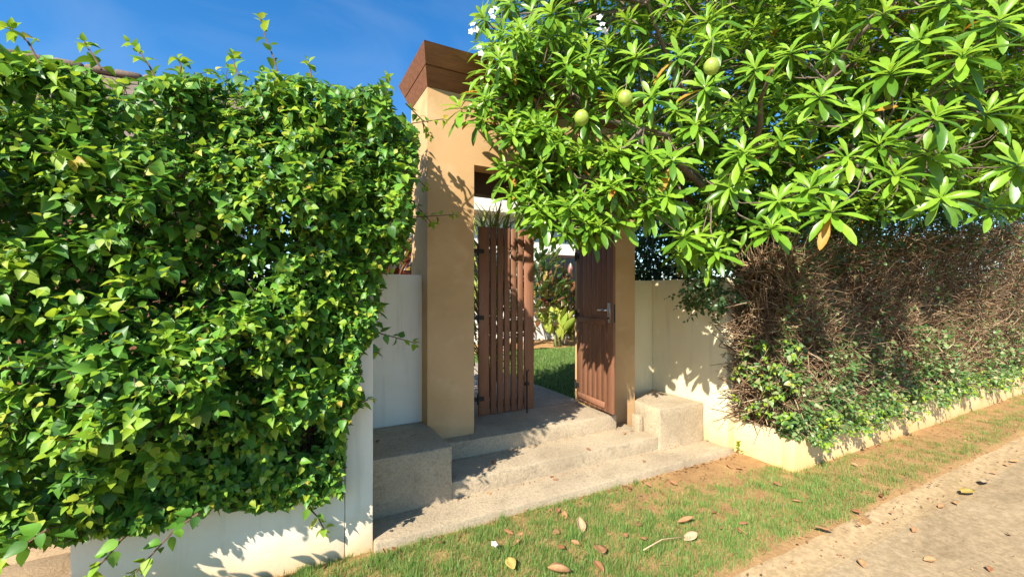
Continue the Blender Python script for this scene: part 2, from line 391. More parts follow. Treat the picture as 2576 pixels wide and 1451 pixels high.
class Twigs:
    def __init__(s): s.a = []; s.b = []; s.r = []
    def add(s, a, b, r0, r1): s.a.append(tuple(a)); s.b.append(tuple(b)); s.r.append((r0, r1))
    def mesh(s, name, m, base):
        a, b, r = np.array(s.a), np.array(s.b), np.array(s.r); n = len(a)
        d = b - a; d /= np.linalg.norm(d, axis=1)[:, None] + 1e-9
        h = np.where(np.abs(d[:, 2:3]) < 0.9, np.array([[0, 0, 1.0]]), np.array([[1.0, 0, 0]]))
        x = np.cross(d, h); x /= np.linalg.norm(x, axis=1)[:, None]; y = np.cross(d, x)
        V = np.zeros((n, 6, 3))
        for j in range(3):
            c, si = math.cos(2.0944 * j), math.sin(2.0944 * j)
            V[:, j] = a + (x * c + y * si) * r[:, 0:1]; V[:, 3 + j] = b + (x * c + y * si) * r[:, 1:2]
        V -= np.array(base); tf = [(0, 1, 4, 3), (1, 2, 5, 4), (2, 0, 3, 5)]
        me = bpy.data.meshes.new(name); me.vertices.add(n * 6); me.vertices.foreach_set('co', V.astype(np.float32).ravel())
        L = (np.array(tf).ravel()[None, :] + (np.arange(n) * 6)[:, None]).ravel()
        me.loops.add(len(L)); me.loops.foreach_set('vertex_index', L.astype(np.int32))
        me.polygons.add(n * 3); me.polygons.foreach_set('loop_start', (np.arange(n * 3) * 4).astype(np.int32))
        me.polygons.foreach_set('use_smooth', np.ones(n * 3, bool))
        me.materials.append(m); me.update(calc_edges=True); me.validate(); return me
U = random.uniform
def rdir():
    while True:
        v = Vector((U(-1, 1), U(-1, 1), U(-1, 1)))
        if 0.05 < v.length < 1: return v.normalized()

# ================================================================== GROUND
def sheet(name, poly, z, m, nx=1):
    me = bpy.data.meshes.new(name); me.from_pydata([(x, y, z) for x, y in poly], [], [tuple(range(len(poly)))])
    me.materials.append(m); o = link(name, me); return tag(o, kind='structure')
def grid(name, x0, x1, y0, y1, nx, ny, fz, m):
    v = [(x0 + (x1 - x0) * i / nx, y0 + (y1 - y0) * j / ny) for j in range(ny + 1) for i in range(nx + 1)]
    v = [(x, y, fz(x, y)) for x, y in v]
    f = [(j * (nx + 1) + i, j * (nx + 1) + i + 1, (j + 1) * (nx + 1) + i + 1, (j + 1) * (nx + 1) + i) for j in range(ny) for i in range(nx)]
    me = bpy.data.meshes.new(name); me.from_pydata(v, [], f); me.materials.append(m)
    for p in me.polygons: p.use_smooth = True
    return tag(link(name, me), kind='structure')
sheet('ground', [(-250, -250), (250, -250), (250, 250), (-250, 250)], -0.06, M['lawnsoil'])
def edge_y(x): return 1.50 + 0.06 * mnoise.noise(Vector((x * 1.3, 0, 3))) + 0.035 * mnoise.noise(Vector((x * 5, 0, 9)))
grid('verge', -0.9, 16, 1.30, 2.72, 240, 20, lambda x, y: 0.008 * mnoise.noise(Vector((x * 3, y * 3, 0))) + 0.004 * mnoise.noise(Vector((x * 11, y * 11, 0))) - (0.05 if y < edge_y(x) - 0.03 else 0.0), M['soil'])
grid('gutter', -7, 30, 1.285, 1.60, 60, 4, lambda x, y: -0.010 - 0.018 * max(0, 1 - abs((y - 1.36) / 0.13)), M['gutter'])
grid('road', -40, 60, -5.5, 1.31, 100, 8, lambda x, y: -0.020 + 0.012 * min(1, max(0, (1.27 - y) / 1.2)), M['road'])
# far side of the lane, behind the camera
sheet('pavement', [(-40, -9), (60, -9), (60, -5.52), (-40, -5.52)], -0.01, M['gutter'])

# driveway to the left of the planter: slabs laid with open joints
dr = sheet('driveway', [(-9, 1.62), (-0.93, 1.62), (-0.93, 12), (-9, 12)], -0.03, M['darksoil'])
for i in range(5):
    for j in range(9):
        x1 = -0.95 - i * 0.62; y0 = 1.64 + j * 0.62
        if i > 3 and j > 6: continue
        MB().box(x1 - 0.60, x1, y0, y0 + 0.60, -0.05, 0.0 + U(0, .004)).build('paving_slab', M['slab'], dr, bevel=0.006, seg=1)

# garden behind the gate
lawn = sheet('lawn', [(-9, 3.75), (14, 3.75), (14, 8.35), (-9, 8.35)], 0.24, M['lawnsoil'])
bed = grid('garden_bed', -9, 14, 8.3, 10.0, 60, 8, lambda x, y: 0.25 + 0.05 * mnoise.noise(Vector((x * 2, y * 2, 1))), M['soil'])
path = sheet('garden_path', [(1.47, 3.97), (2.97, 3.97), (2.97, 7.2), (1.47, 7.2)], 0.262, M['darksoil'])
for j in range(3):
    MB().box(1.48, 2.96, 3.915 + j * 1.07, 3.915 + j * 1.07 + 1.055, 0.2, 0.319 - 0.004 * j).build('paving_slab', M['pathc'], path, bevel=0.01, rough=0.003, cuts=2)

# ================================================================== STEPS
st = thing('entry_steps', 'weathered washed concrete entry steps with plinths leading up to the open gate', 'steps', (2.1, 2.9, 0))
MB().box(0.462, 3.80, 2.61, 3.0, -0.12, 0.06).build('step', M['concrete'], st, bevel=0.018, rough=0.006, cuts=4)
MB().box(1.02, 3.13, 2.925, 3.40, -0.1, 0.18).build('step', M['concrete'], st, bevel=0.02, rough=0.006, cuts=4)
MB().prism([(1.02, 3.31), (2.935, 3.29), (2.89, 3.50), (2.89, 3.905), (1.02, 3.905)], -0.1, 0.32).build('landing', M['concrete'], st, bevel=0.016, rough=0.005, cuts=4)
MB().box(0.462, 1.055, 2.905, 3.595, -0.1, 0.446).build('plinth', M['concrete'], st, bevel=0.02, rough=0.006, cuts=3)
MB().prism([(3.125, 2.905), (3.72, 2.895), (3.72, 3.565), (3.15, 3.275)], -0.1, 0.442).build('plinth', M['concrete'], st, bevel=0.02, rough=0.006, cuts=3)
MB().box(3.065, 3.122, 3.12, 3.22, 0.1, 0.335).build('edge_stone', M['concrete'], st, bevel=0.014, rough=0.005, cuts=1)

# ================================================================== WALLS
def wall(name, label, boxes, m, loc, cap=None, part='wall_face'):
    t = thing(name, label, 'wall', loc)
    for b in boxes: MB().box(*b).build(part, m, t, bevel=0.008, rough=0.002, cuts=3)
    return t
wall('return_wall', 'white painted return wall between the leafy hedge and the grey concrete plinth', [(0.304, 0.46, 2.65, 3.60, -0.1, 1.69)], M['white'], (0.38, 3.1, 0))
wall('niche_wall', 'shaded white wall panel beside the broad ochre pillar, above the grey plinth', [(0.30, 1.04, 3.602, 3.72, -0.1, 1.70)], M['white'], (0.5, 3.66, 0))
pl = thing('planter', 'low white planter wall under the leafy green hedge', 'planter', (-0.3, 2.9, 0))
MB().box(-0.87, 0.301, 2.652, 2.76, -0.1, 0.50).build('front_wall', M['white'], pl, bevel=0.01, rough=0.003, cuts=3)
MB().box(-0.868, -0.77, 2.762, 3.60, -0.1, 0.499).build('side_wall', M['white'], pl, bevel=0.01, rough=0.003, cuts=2)
MB().box(-0.77, 0.302, 2.765, 3.598, -0.05, 0.44).build('soil_bed', M['darksoil'], pl, rough=0.015, cuts=3)
wall('niche_wall', 'narrow cream wall panel beside the slim ochre pillar behind the cut concrete plinth', [(3.30, 3.75, 3.602, 3.72, -0.1, 1.684)], M['cream'], (3.5, 3.66, 0))
wall('side_wall', 'sunlit cream side wall with leaf shadows between gate and dry hedge', [(3.752, 3.87, 2.66, 3.722, -0.1, 1.688)], M['cream'], (3.81, 3.2, 0))
wall('boundary_wall', 'cream boundary wall running behind the dry twiggy hedge', [(3.872, 16, 2.72, 2.84, -0.1, 1.684)], M['cream'], (9, 2.78, 0))
pr = thing('planter', 'low cream planter wall stained with soil under the dry twiggy hedge', 'planter', (6, 2.4, 0))
MB().box(3.86, 16, 2.10, 2.20, -0.12, 0.315).build('front_wall', M['cream'], pr, bevel=0.01, rough=0.004, cuts=3)
MB().box(3.862, 3.96, 2.202, 2.70, -0.12, 0.314).build('side_wall', M['cream'], pr, bevel=0.01, rough=0.003, cuts=2)
MB().box(3.96, 16, 2.20, 2.719, -0.1, 0.26).build('soil_bed', M['darksoil'], pr, rough=0.015, cuts=3)

# ================================================================== GATEWAY
gw = thing('gateway', 'ochre plastered gateway with a flared brown timber cap over two pillars', 'gateway', (2.17, 3.7, 0))
MB().box(1.03, 1.447, 3.44, 3.95, 0.0, 2.66).build('pillar', M['ochre'], gw)
MB().box(2.905, 3.32, 3.44, 3.95, 0.0, 2.66).build('pillar', M['ochre'], gw)
MB().box(1.03, 3.32, 3.44, 3.95, 2.66, 3.248).build('lintel', M['ochre'], gw)
MB().box(1.449, 2.903, 3.63, 3.77, 2.46, 2.6595).build('head_beam', M['darkwood'], gw, bevel=0.005)
MB().box(1.4485, 1.565, 3.74, 3.83, 0.318, 2.28).build('gate_post', M['gate'], gw, bevel=0.004, seg=1)
ZB, ZT = 3.25, 3.50
def caprect(t, ins=0.0):
    a = 0.003 + 0.087 * t; b = 0.004 + 0.206 * t; bb = 0.003 + 0.127 * t
    return 1.03 - a + ins, 3.32 + a - ins, 3.44 - b + ins, 3.95 + bb - ins, ZB + (ZT - ZB) * t
cap = MB()
q0 = caprect(0.0, 0.012); q1 = caprect(0.97, 0.012)
cap.hexa([(q0[0], q0[2], q0[4] + .004), (q0[1], q0[2], q0[4] + .004), (q0[1], q0[3], q0[4] + .004), (q0[0], q0[3], q0[4] + .004), (q1[0], q1[2], q1[4]), (q1[1], q1[2], q1[4]), (q1[1], q1[3], q1[4]), (q1[0], q1[3], q1[4])])
capo = cap.build('cap', M['capwood'], gw)
for t0, t1 in ((0.0, 0.475), (0.51, 1.0)):
    for side in range(4):
        def cor(t, ins):
            x0, x1, y0, y1, z = caprect(t, ins)
            c = [(x0, y0, z), (x1, y0, z), (x1, y1, z), (x0, y1, z)]
            return c[side], c[(side + 1) % 4]
        o0, o1 = cor(t0, 0); o2, o3 = cor(t1, 0); i0, i1 = cor(t0, 0.011); i2, i3 = cor(t1, 0.011)
        MB().hexa([o0, o1, i1, i0, o2, o3, i3, i2]).build('cap_board', M['capwood'], capo)

# ---- gate leaves
def gate_leaf(label, loc, rz, w, swap):
    """local x from hinge to free edge, y = thickness, z up"""
    root = thing('gate_leaf', label, 'gate', (0, 0, 0), 'red brown slatted gate leaves')
    H0, H1 = 0.035, 1.86
    ws = [0.11, 0.079, 0.079, 0.079, 0.079, 0.079, 0.11] if swap else [0.11, 0.058, 0.058, 0.058, 0.058, 0.058, 0.11]; gap = (w - sum(ws)) / 6
    x = 0
    for i, q in enumerate(ws):
        MB().box(x, x + q, -0.014, 0.014, H0 + U(-.002, .002), H1 + U(-.003, .003)).build('slat', M['gate'], root, bevel=0.004, seg=1)
        x += q + gap
    for z in ((0.12, 0.86, 1.30, 1.72) if not swap else (0.10, 0.93, 1.74)):
        (MB().box(0.02, w - 0.02, 0.0145, 0.042, z - 0.035, z + 0.035) if not swap else MB().box(0.05, w - 0.13, -0.032, -0.0145, z - 0.03, z + 0.03)).build('rail', M['gate'], root, bevel=0.004, seg=1)
    for z in (0.2, 0.98, 1.62):
        MB().box(-0.075 if not swap else -0.03, 0.05, -0.024, -0.0145, z - 0.02, z + 0.02).tube([(-0.012, -0.02, z - 0.05), (-0.012, -0.02, z + 0.05)], 0.011, 8).build('hinge', M['iron'], root)
    if swap:
        pz = 1.02
        p = MB().box(w - 0.085, w - 0.045, -0.021, -0.0145, pz - 0.10, pz + 0.10).build('lock_plate', M['chrome'], root, bevel=0.002, seg=1)
        MB().tube([(w - 0.065, -0.02, pz + 0.03), (w - 0.065, -0.065, pz + 0.03), (w - 0.08, -0.07, pz + 0.03), (w - 0.18, -0.07, pz + 0.025)], 0.011, 8).build('lever', M['chrome'], p, smooth=True)
        MB().tube([(w - 0.065, -0.019, pz - 0.05), (w - 0.065, -0.03, pz - 0.05)], 0.010, 10).build('keyhole', M['iron'], p)
        MB().box(w - 0.002, w + 0.004, -0.008, 0.008, pz - 0.09, pz + 0.09).build('latch_strip', M['iron'], root)
    else:
        MB().tube([(w - 0.09, -0.026, 0.0), (w - 0.09, -0.026, 0.42), (w - 0.09, -0.055, 0.44)], 0.007, 8).build('drop_bolt', M['iron'], root)
        MB().box(w - 0.11, w - 0.07, -0.036, -0.0145, 0.28, 0.31).build('bolt_keeper', M['iron'], root)
    root.location = loc; root.rotation_euler = (0, 0, rz)
    return root
gate_leaf('closed red brown slatted gate leaf beside the broad ochre pillar', (1.635, 3.78, 0.325), 0.0, 0.615, False)
gate_leaf('open red brown gate leaf with steel lever handle swung outwards', (2.878, 3.865, 0.325), R(180 + 84.5), 0.68, True)

# ================================================================== HOUSES
vl = thing('villa', 'white flat roofed villa with cream fascia across the garden', 'house', (4.5, 10.2, 0.2))
MB().box(2.35, 9.5, 10.0, 15, 0.1, 3.55).build('wall', M['villa'], vl)
MB().box(2.1, 9.8, 9.55, 15.2, 3.55, 4.05).build('fascia', M['fascia'], vl, bevel=0.02)
for x in (3.3, 6.2):
    w_ = MB().box(x, x + 1.5, 9.96, 9.998, 1.2, 2.6).build('window', M['darkwood'], vl)
    MB().box(x + .07, x + .72, 9.945, 9.959, 1.27, 2.53).box(x + .78, x + 1.43, 9.945, 9.959, 1.27, 2.53).build('pane', M['glass'], w_)
MB().hexa([(0.2, 9.4, 2.95), (2.34, 9.4, 2.95), (2.34, 12.5, 3.5), (0.2, 12.5, 3.5), (0.2, 9.4, 3.05), (2.34, 9.4, 3.05), (2.34, 12.5, 3.75), (0.2, 12.5, 3.75)]).build('porch_roof', M['terracotta'], vl, bevel=0.01)
MB().box(0.3, 0.5, 9.5, 9.7, 0.1, 2.95).build('porch_post', M['villa'], vl); MB().box(0.3, 2.34, 12.2, 12.4, 0.1, 3.4).build('porch_wall', M['villa'], vl)

hs_ = thing('house', 'house with brown pitched roof and terracotta verge rising behind the leafy hedge', 'house', (-3.5, 10, 0))
MB().box(-9.5, -0.9, 8.4, 12.6, -0.05, 3.7).build('wall', M['capwood'], hs_)
rf = MB().hexa([(-10, 7.8, 3.55), (-0.4, 7.8, 3.55), (-0.4, 10.3, 5.36), (-10, 10.3, 5.36), (-10, 7.8, 3.7), (-0.4, 7.8, 3.7), (-0.4, 10.3, 5.52), (-10, 10.3, 5.52)]).hexa([(-10, 10.301, 5.36), (-0.4, 10.301, 5.36), (-0.4, 13, 3.55), (-10, 13, 3.55), (-10, 10.301, 5.52), (-0.4, 10.301, 5.52), (-0.4, 13, 3.7), (-10, 13, 3.7)]).build('roof', M['roof'], hs_)
for k in range(24):
    x = -9.95 + k * 0.4
    MB().prism([(x, 10.14), (x + 0.385, 10.14), (x + 0.385, 10.46), (x, 10.46)], 5.47, 5.58 + U(0, .012)).build('ridge_tile', M['roof'], rf, bevel=0.03, seg=1)
fn = onY(512, 188, 10.3); MB().tube([(fn.x, 10.3, 5.50), (fn.x, 10.3, 5.62), (fn.x, 10.3, 5.70), (fn.x, 10.3, 5.74)], [0.12, 0.20, 0.20, 0.08], 10).build('ridge_finial', M['terracotta'], rf)
MB().hexa([(-0.4, 7.8, 3.5), (-0.28, 7.8, 3.5), (-0.28, 10.3, 5.31), (-0.4, 10.3, 5.31), (-0.4, 7.8, 3.85), (-0.28, 7.8, 3.85), (-0.28, 10.3, 5.64), (-0.4, 10.3, 5.64)]).build('verge_board', M['terracotta'], rf)
MB().prism([(-0.92, 8.4), (-0.90, 8.4), (-0.90, 12.6), (-0.92, 12.6)], 3.7, 3.72).build('wall_plate', M['terracotta'], hs_)

# ================================================================== LEFT HEDGE
hd = thing('hedge', 'tall leafy bright green hedge with long shoots spilling over the white planter', 'hedge', (-0.2, 3.0, 0.44))
HP = [(-900, 150), (0, 128), (90, 135), (200, 165), (320, 200), (470, 185), (560, 160), (640, 165), (760, 190), (880, 225), (975, 205), (985, 280), (1055, 330), (1050, 420), (1035, 470), (1038, 560), (1005, 650), (950, 690), (955, 760), (940, 850), (905, 900), (915, 1000), (872, 1080), (868, 1200), (862, 1262), (740, 1285), (560, 1285), (480, 1310), (380, 1340), (170, 1365), (0, 1395), (-900, 1420)]
HL = Leaves(); HT = Twigs()
def shoot(L, T, p, d, length, nl, size, kmature=0, kyoung=1, young=0.35, twig=0.0025, sun_up=0.7, test=None):
    p = Vector(p); d = Vector(d).normalized(); prev = p.copy(); ang = U(0, 6.28)
    for i in range(nl):
        t = (i + 0.6) / nl
        d = (d + rdir() * 0.10 + Vector((0, 0, -0.02))).normalized()
        q = prev + d * (length / nl)
        if test and not test(q): break
        T.add(prev, q, twig * (1.15 - t * 0.7), twig * (1.1 - (t + 1 / nl) * 0.7)); prev = q
        ang += 2.4
        o1 = d.orthogonal().normalized(); o2 = d.cross(o1)
        rad = o1 * math.cos(ang) + o2 * math.sin(ang)
        ax = rad * (0.95 - 0.35 * t) + d * (0.25 + 0.45 * t) + Vector((0, 0, -0.18))
        nr = d * 0.55 + Vector((0, 0, sun_up)) + rdir() * 0.5 + to_sun * 0.25
        s = size * (1.0 - 0.55 * max(0, t - 0.45) / 0.55) * U(0.75, 1.2)
        if test and not test(q + ax.normalized() * s * 0.7): continue
        L.add(q, ax, nr, s, kyoung if t > 1 - young * U(0.6, 1.4) else kmature, U(0.85, 1.15))
def hedge_ok(p):
    u, v, f = proj(p)
    return inpoly(u, v, HP) and p[1] > 1.9
def hsurf(x, z):   # Y of the hedge's front surface: lumpy, bulging forward above the planter
    b = 2.36 + 0.19 * mnoise.noise(Vector((x * 2.2, z * 2.2, 5))) + 0.09 * mnoise.noise(Vector((x * 5.5, z * 5.5, 1)))
    b += 0.27 * max(0.0, (1.1 - z) / 0.6) * (1.0 if x > -0.45 else max(0.0, 1.0 + (x + 0.45) * 2.5))
    return b + (0.30 * max(0, x - 0.5) if z > 1.0 else 0.1 * max(0, x - 0.25))
def lump(x, y, z): return mnoise.noise(Vector((x * 3.1, y * 3.1, z * 3.1)))
def skin_point():
    q = random.random()
    if q < 0.78:
        x, z = U(-1.5, 0.85), U(0.42, 2.95); y = hsurf(x, z); dv = Vector((U(-0.5, 0.5), -1.0, U(-0.1, 1.0)))
    elif q < 0.90:
        x, y = U(-1.5, 0.8), U(2.5, 3.5); z = 2.50 + 0.22 * (x + 1) + U(-0.25, 0.12); dv = Vector((U(-0.6, 0.6), U(-0.8, 0.2), 1.0))
    else:
        y, z = U(2.5, 3.4), U(0.9, 2.9); x = 0.5 + U(-0.15, 0.2); dv = Vector((1.0, U(-0.6, 0.4), U(0.0, 0.9)))
    p = Vector((x, y, z))
    if z > 2.80 + 0.28 * x + 0.12 * lump(x, y, 0) or not hedge_ok(p): return None, None
    if p.x > 0.28 and p.z < 1.72 and p.y > 2.6 and p.x < 0.50: return None, None
    return p, dv.normalized()
cnt = 0; tries = 0; tufts = []
while cnt < 330 and tries < 60000:             # leafy tufts standing out of the outer skin
    tries += 1; c, dv = skin_point()
    if c is None or any((c - t).length < 0.085 for t in tufts): continue
    tufts.append(c); sz = U(0.046, 0.078); yg = random.choice((0.1, 0.25, 0.45)); cnt += 1
    for _ in range(random.randint(6, 10)):
        dd = (dv + rdir() * 0.85).normalized()
        shoot(HL, HT, c - dv * 0.02 + rdir() * 0.03, dd, U(0.08, 0.20), random.randint(5, 9), sz * U(0.85, 1.15), young=yg, test=hedge_ok)
cnt = 0; tries = 0
while cnt < 900 and tries < 60000:             # loose shoots set back between the tufts
    tries += 1; c, dv = skin_point()
    if c is None: continue
    p = c - dv * U(0.06, 0.22)
    if lump(c.x, 2.6, c.z) < -0.12 and random.random() < 0.85: continue
    shoot(HL, HT, p, dv + rdir() * 0.5, U(0.09, 0.18), random.randint(6, 9), U(0.042, 0.07), young=random.choice((0.1, 0.3)), test=hedge_ok); cnt += 1
for _ in range(17000):                          # inner foliage
    x, z = U(-1.5, 0.7), U(0.45, 2.8); y = hsurf(x, z) + 0.26 + abs(random.gauss(0, 0.38))
    p = Vector((x, min(y, 3.55), z))
    if z > 2.68 + 0.28 * x or not hedge_ok(p): continue
    HL.add(p, rdir() + Vector((0, -0.4, 0)), Vector((0, -0.4, 1)) + rdir() * 0.7, U(0.045, 0.075), 0)
cnt = 0
while cnt < 1150:                               # crown of the hedge arching over the return wall towards the pillar
    p = Vector((U(0.25, 1.0), U(2.62, 3.42), U(1.60, 3.15)))
    if p.z > 3.0 + 0.12 * lump(p.x, p.y, 0): continue
    if p.z < 1.74 and p.x < 0.52: continue
    if p.x > 0.88 and p.y > 3.30: continue
    if not hedge_ok(p): continue
    shoot(HL, HT, p, Vector((0.5, -0.6, 0.5)) + rdir() * 0.6, U(0.10, 0.18), random.randint(6, 9), U(0.04, 0.066), young=random.choice((0.15, 0.35)), test=hedge_ok); cnt += 1
cnt = 0; tries = 0
while cnt < 400 and tries < 20000:              # leaves hanging in front of the end of the return wall, and low over the planter
    tries += 1
    p = Vector((U(0.1, 0.45), U(2.40, 2.58), U(1.12, 1.85))) if cnt < 110 else Vector((U(-1.1, 0.27), U(2.52, 2.64), U(0.44, 0.70)))
    if not hedge_ok(p): continue
    shoot(HL, HT, p, Vector((0.1, -0.6, 0.1 if cnt < 110 else -0.35)) + rdir() * 0.6, U(0.05, 0.11), random.randint(6, 9), U(0.04, 0.066), young=random.choice((0.15, 0.35)), test=hedge_ok); cnt += 1
SPR = [([(705, 215), (690, 150), (668, 95), (655, 48)], 2.62, 10), ([(400, 215), (375, 165), (340, 118)], 2.5, 9), ([(100, 160), (70, 105), (28, 72)], 2.42, 7), ([(255, 175), (235, 140), (212, 110)], 2.45, 6),
       ([(920, 815), (960, 840), (1000, 850), (1042, 862)], 2.72, 12), ([(1010, 545), (1070, 545), (1140, 540)], 3.05, 11), ([(985, 330), (1040, 310), (1115, 300)], 3.05, 12), ([(500, 1290), (440, 1330), (340, 1440)], 2.22, 13),
       ([(310, 1350), (270, 1400), (225, 1445)], 2.2, 8), ([(955, 260), (965, 230), (972, 195)], 2.8, 8), ([(785, 215), (782, 190), (778, 160)], 2.6, 6), ([(880, 1030), (905, 1015), (925, 1005)], 2.55, 7),
       ([(770, 1270), (800, 1300), (815, 1330)], 2.5, 6), ([(1020, 260), (1060, 300), (1080, 340)], 3.12, 8), ([(990, 420), (1040, 440), (1070, 470)], 3.05, 8), ([(1000, 490), (1050, 520), (1085, 560)], 3.05, 7),
       ([(600, 190), (590, 165), (585, 140)], 2.6, 6), ([(450, 200), (455, 170), (450, 150)], 2.55, 6), ([(905, 690), (935, 730), (950, 770)], 2.66, 8), ([(120, 1330), (60, 1370), (0, 1410)], 2.15, 10), ([(890, 880), (920, 890), (945, 885)], 2.6, 6)]
for pts, Y, n in SPR:
    P3 = [onY(u, v, Y + 0.05 * i) for i, (u, v) in enumerate(pts)]
    MB().tube(P3, [0.005 - 0.003 * i / len(P3) for i in range(len(P3))], 5).build('shoot', M['stem'], hd)
    seg = len(P3) - 1
    for i in range(n):
        t = (i + 0.5) / n * seg; k = min(int(t), seg - 1); a = t - k
        q = P3[k].lerp(P3[k + 1], a); d = (P3[k + 1] - P3[k]).normalized()
        o1 = d.orthogonal().normalized(); o2 = d.cross(o1); an = i * 2.4
        HL.add(q, (o1 * math.cos(an) + o2 * math.sin(an)) + d * 0.5, Vector((0, -0.3, 1)) + rdir() * 0.4, U(0.048, 0.075) * (0.7 if i > n - 3 else 1), 1 if i > n - 4 else 0)
    shoot(HL, HT, P3[-1] - (P3[-1] - P3[-2]).normalized() * 0.02, P3[-1] - P3[-2], 0.05, 5, 0.05, young=1.0)
for k in range(12):                            # woody stems rising out of the planter
    x = [-0.7, -0.5, -0.32, -0.12, 0.05, 0.2, 0.17, -0.62, -0.22, 0.24, 0.1, -0.42][k]; y = U(2.82, 3.2); pts = [Vector((x, y, 0.42))]
    for j in range(6): pts.append(pts[-1] + Vector((U(-0.09, 0.09) + (0.03 if x > 0 else 0), U(-0.06, 0.06), U(0.26, 0.38))))
    MB().tube(pts, [0.026 - 0.0032 * j for j in range(7)], 7).build('stem', M['stem'], hd, smooth=True)
    for _ in range(16):
        j = random.randint(1, 6); a = pts[j]; b = a + Vector((U(-0.35, 0.35), U(-0.45, 0.1), U(0.0, 0.35)))
        if hedge_ok(b) and b.x < 0.25: HT.add(a, b, 0.006, 0.003)
for i in range(len(HL.k)):
    if random.random() < 0.012: HL.k[i] = 2
HL.emit(hd, T_OV, [M['bleaf'], M['byoung'], M['yleaf']], 300, 'foliage')
tag(link('twigs', HT.mesh('twigs', M['stem'], OFF[hd.name]), hd), kind='stuff')

# ================================================================== TREE
tr = thing('tree', 'spreading tree with rosettes of long glossy leaves and round green fruit over the gate', 'tree', (5.3, 3.5, 0.24))
TP = [(1262, -1100), (1262, 0), (1205, 60), (1195, 130), (1225, 175), (1150, 235), (1120, 285), (1165, 325), (1240, 335), (1325, 365), (1265, 425), (1270, 475), (1300, 530), (1350, 585), (1440, 590), (1500, 600), (1570, 560), (1625, 560), (1690, 630), (1740, 670), (1830, 655), (1880, 600), (1960, 590), (2080, 600), (2150, 565), (2300, 535), (2700, 520), (3300, 540), (3300, -1100)]
CL = Leaves(); CT = Twigs()
limb_tips = []
def front_d(u): return 3.25 - 0.55 * max(0, min(1, (u - 1250) / 1300))
def crown_ok(p):
    x, y, z = p
    if x < 4.0 and y > 4.1: return False
    if 0.85 < x < 3.5 and 3.15 < y < 4.15 and z < 3.62: return False
    if z < 1.80 and y > 2.6: return False
    if y < 0.6 or z > 7.0 or y > 5.6 or x > 11: return False
    if x < 0.95 and y > 2.3: return False
    return True
def rosette(p, d, size, n, kb=0, old=0.012):
    p = Vector(p); d = Vector(d).normalized(); o1 = d.orthogonal().normalized(); o2 = d.cross(o1); an = U(0, 6.28)
    for i in range(n):
        t = i / (n - 1); an += 2.39996 + U(-0.15, 0.15)
        pol = R(108 - 76 * t ** 0.9 + U(-8, 8))
        rad = o1 * math.cos(an) + o2 * math.sin(an)
        ax = rad * math.sin(pol) + d * math.cos(pol) + Vector((0, 0, -0.10))
        nr = d * math.sin(pol) - rad * math.cos(pol) + Vector((0, 0, 0.25)) + rdir() * 0.15
        s = size * (1.0 - 0.42 * t ** 2) * U(0.82, 1.12)
        k = 2 if random.random() < old and t < 0.5 else (1 if t > 0.6 else kb)
        CL.add(p + d * (0.05 * t - 0.02) , ax, nr, s, k, U(0.85, 1.2))
    return p
TRUNK = Vector((5.3, 3.5, 1.7))
KEY = [(1160, 275, .95), (1215, 240, 1), (1210, 300, 1.05), (1290, 240, 1), (1330, 300, 1), (1420, 130, 1), (1500, 200, 1), (1560, 390, 1.05), (1470, 480, 1), (1340, 430, 1), (1400, 450, 1), (1500, 540, 1.0), (1640, 440, 1), (1690, 410, 1), (1680, 500, 1), (1560, 560, .9), (1780, 60, 1.15), (1790, 110, .9), (1870, 390, 1.1), (1750, 320, 1.1), (1960, 510, 1.05), (2040, 480, 1.15), (2090, 540, 1), (1940, 580, .95), (2170, 290, 1.05), (2210, 370, 1.05), (2060, 250, 1.1), (2240, 190, 1.2), (2420, 150, 1.25), (2400, 220, 1.2), (2480, 290, 1.35), (2510, 60, 1.2), (2330, 390, 1.15), (2250, 450, 1.05), (1900, 180, .9), (1640, 250, 1), (1330, 90, .95), (1290, 160, .95), (1240, 120, .9), (1390, 40, 1), (1600, 150, .95), (1760, 610, 1), (1720, 600, .9), (2130, 400, 1), (1480, 300, .9), (1370, 200, 1), (1800, 640, .9), (1330, 520, .9), (2560, 420, 1.2), (2350, 300, 1.1)]
centers = []
for u, v, s in KEY:
    p = atd(u, v, front_d(u) + U(-0.12, 0.15))
    if not crown_ok(p): continue
    rosette(p, to_sun + Vector((0, 0, 0.1)) + rdir() * 0.3, 0.212 * s ** 0.6 * U(0.92, 1.08), random.randint(17, 22), 0, 0.02)
    centers.append(p)
front = [(u, v) for u, v, s_ in KEY]; tries = 0
while tries < 9000:
    tries += 1; u, v = (U(1130, 2640), U(-80, 670)) if tries % 3 else (U(1262, 2900), U(-1000, -60))  # else branch: unseen layer above the view, added to shade the inner crown
    sp = 54 + 28 * min(1, max(0, (u - 1250) / 450)) + 40 * max(0, (u - 1700) / 800)
    if not inpoly(u, v, TP) or any((u - a) ** 2 + (v - b) ** 2 < sp * sp for a, b in front): continue
    p = atd(u, v, front_d(u) + U(-0.05, 0.45))
    if not crown_ok(p): continue
    front.append((u, v)); centers.append(p)
    rosette(p, to_sun + Vector((0, 0, 0.1)) + rdir() * 0.45, U(0.165, 0.21), random.randint(16, 21), 0, 0.02)
cnt = 0; tries = 0
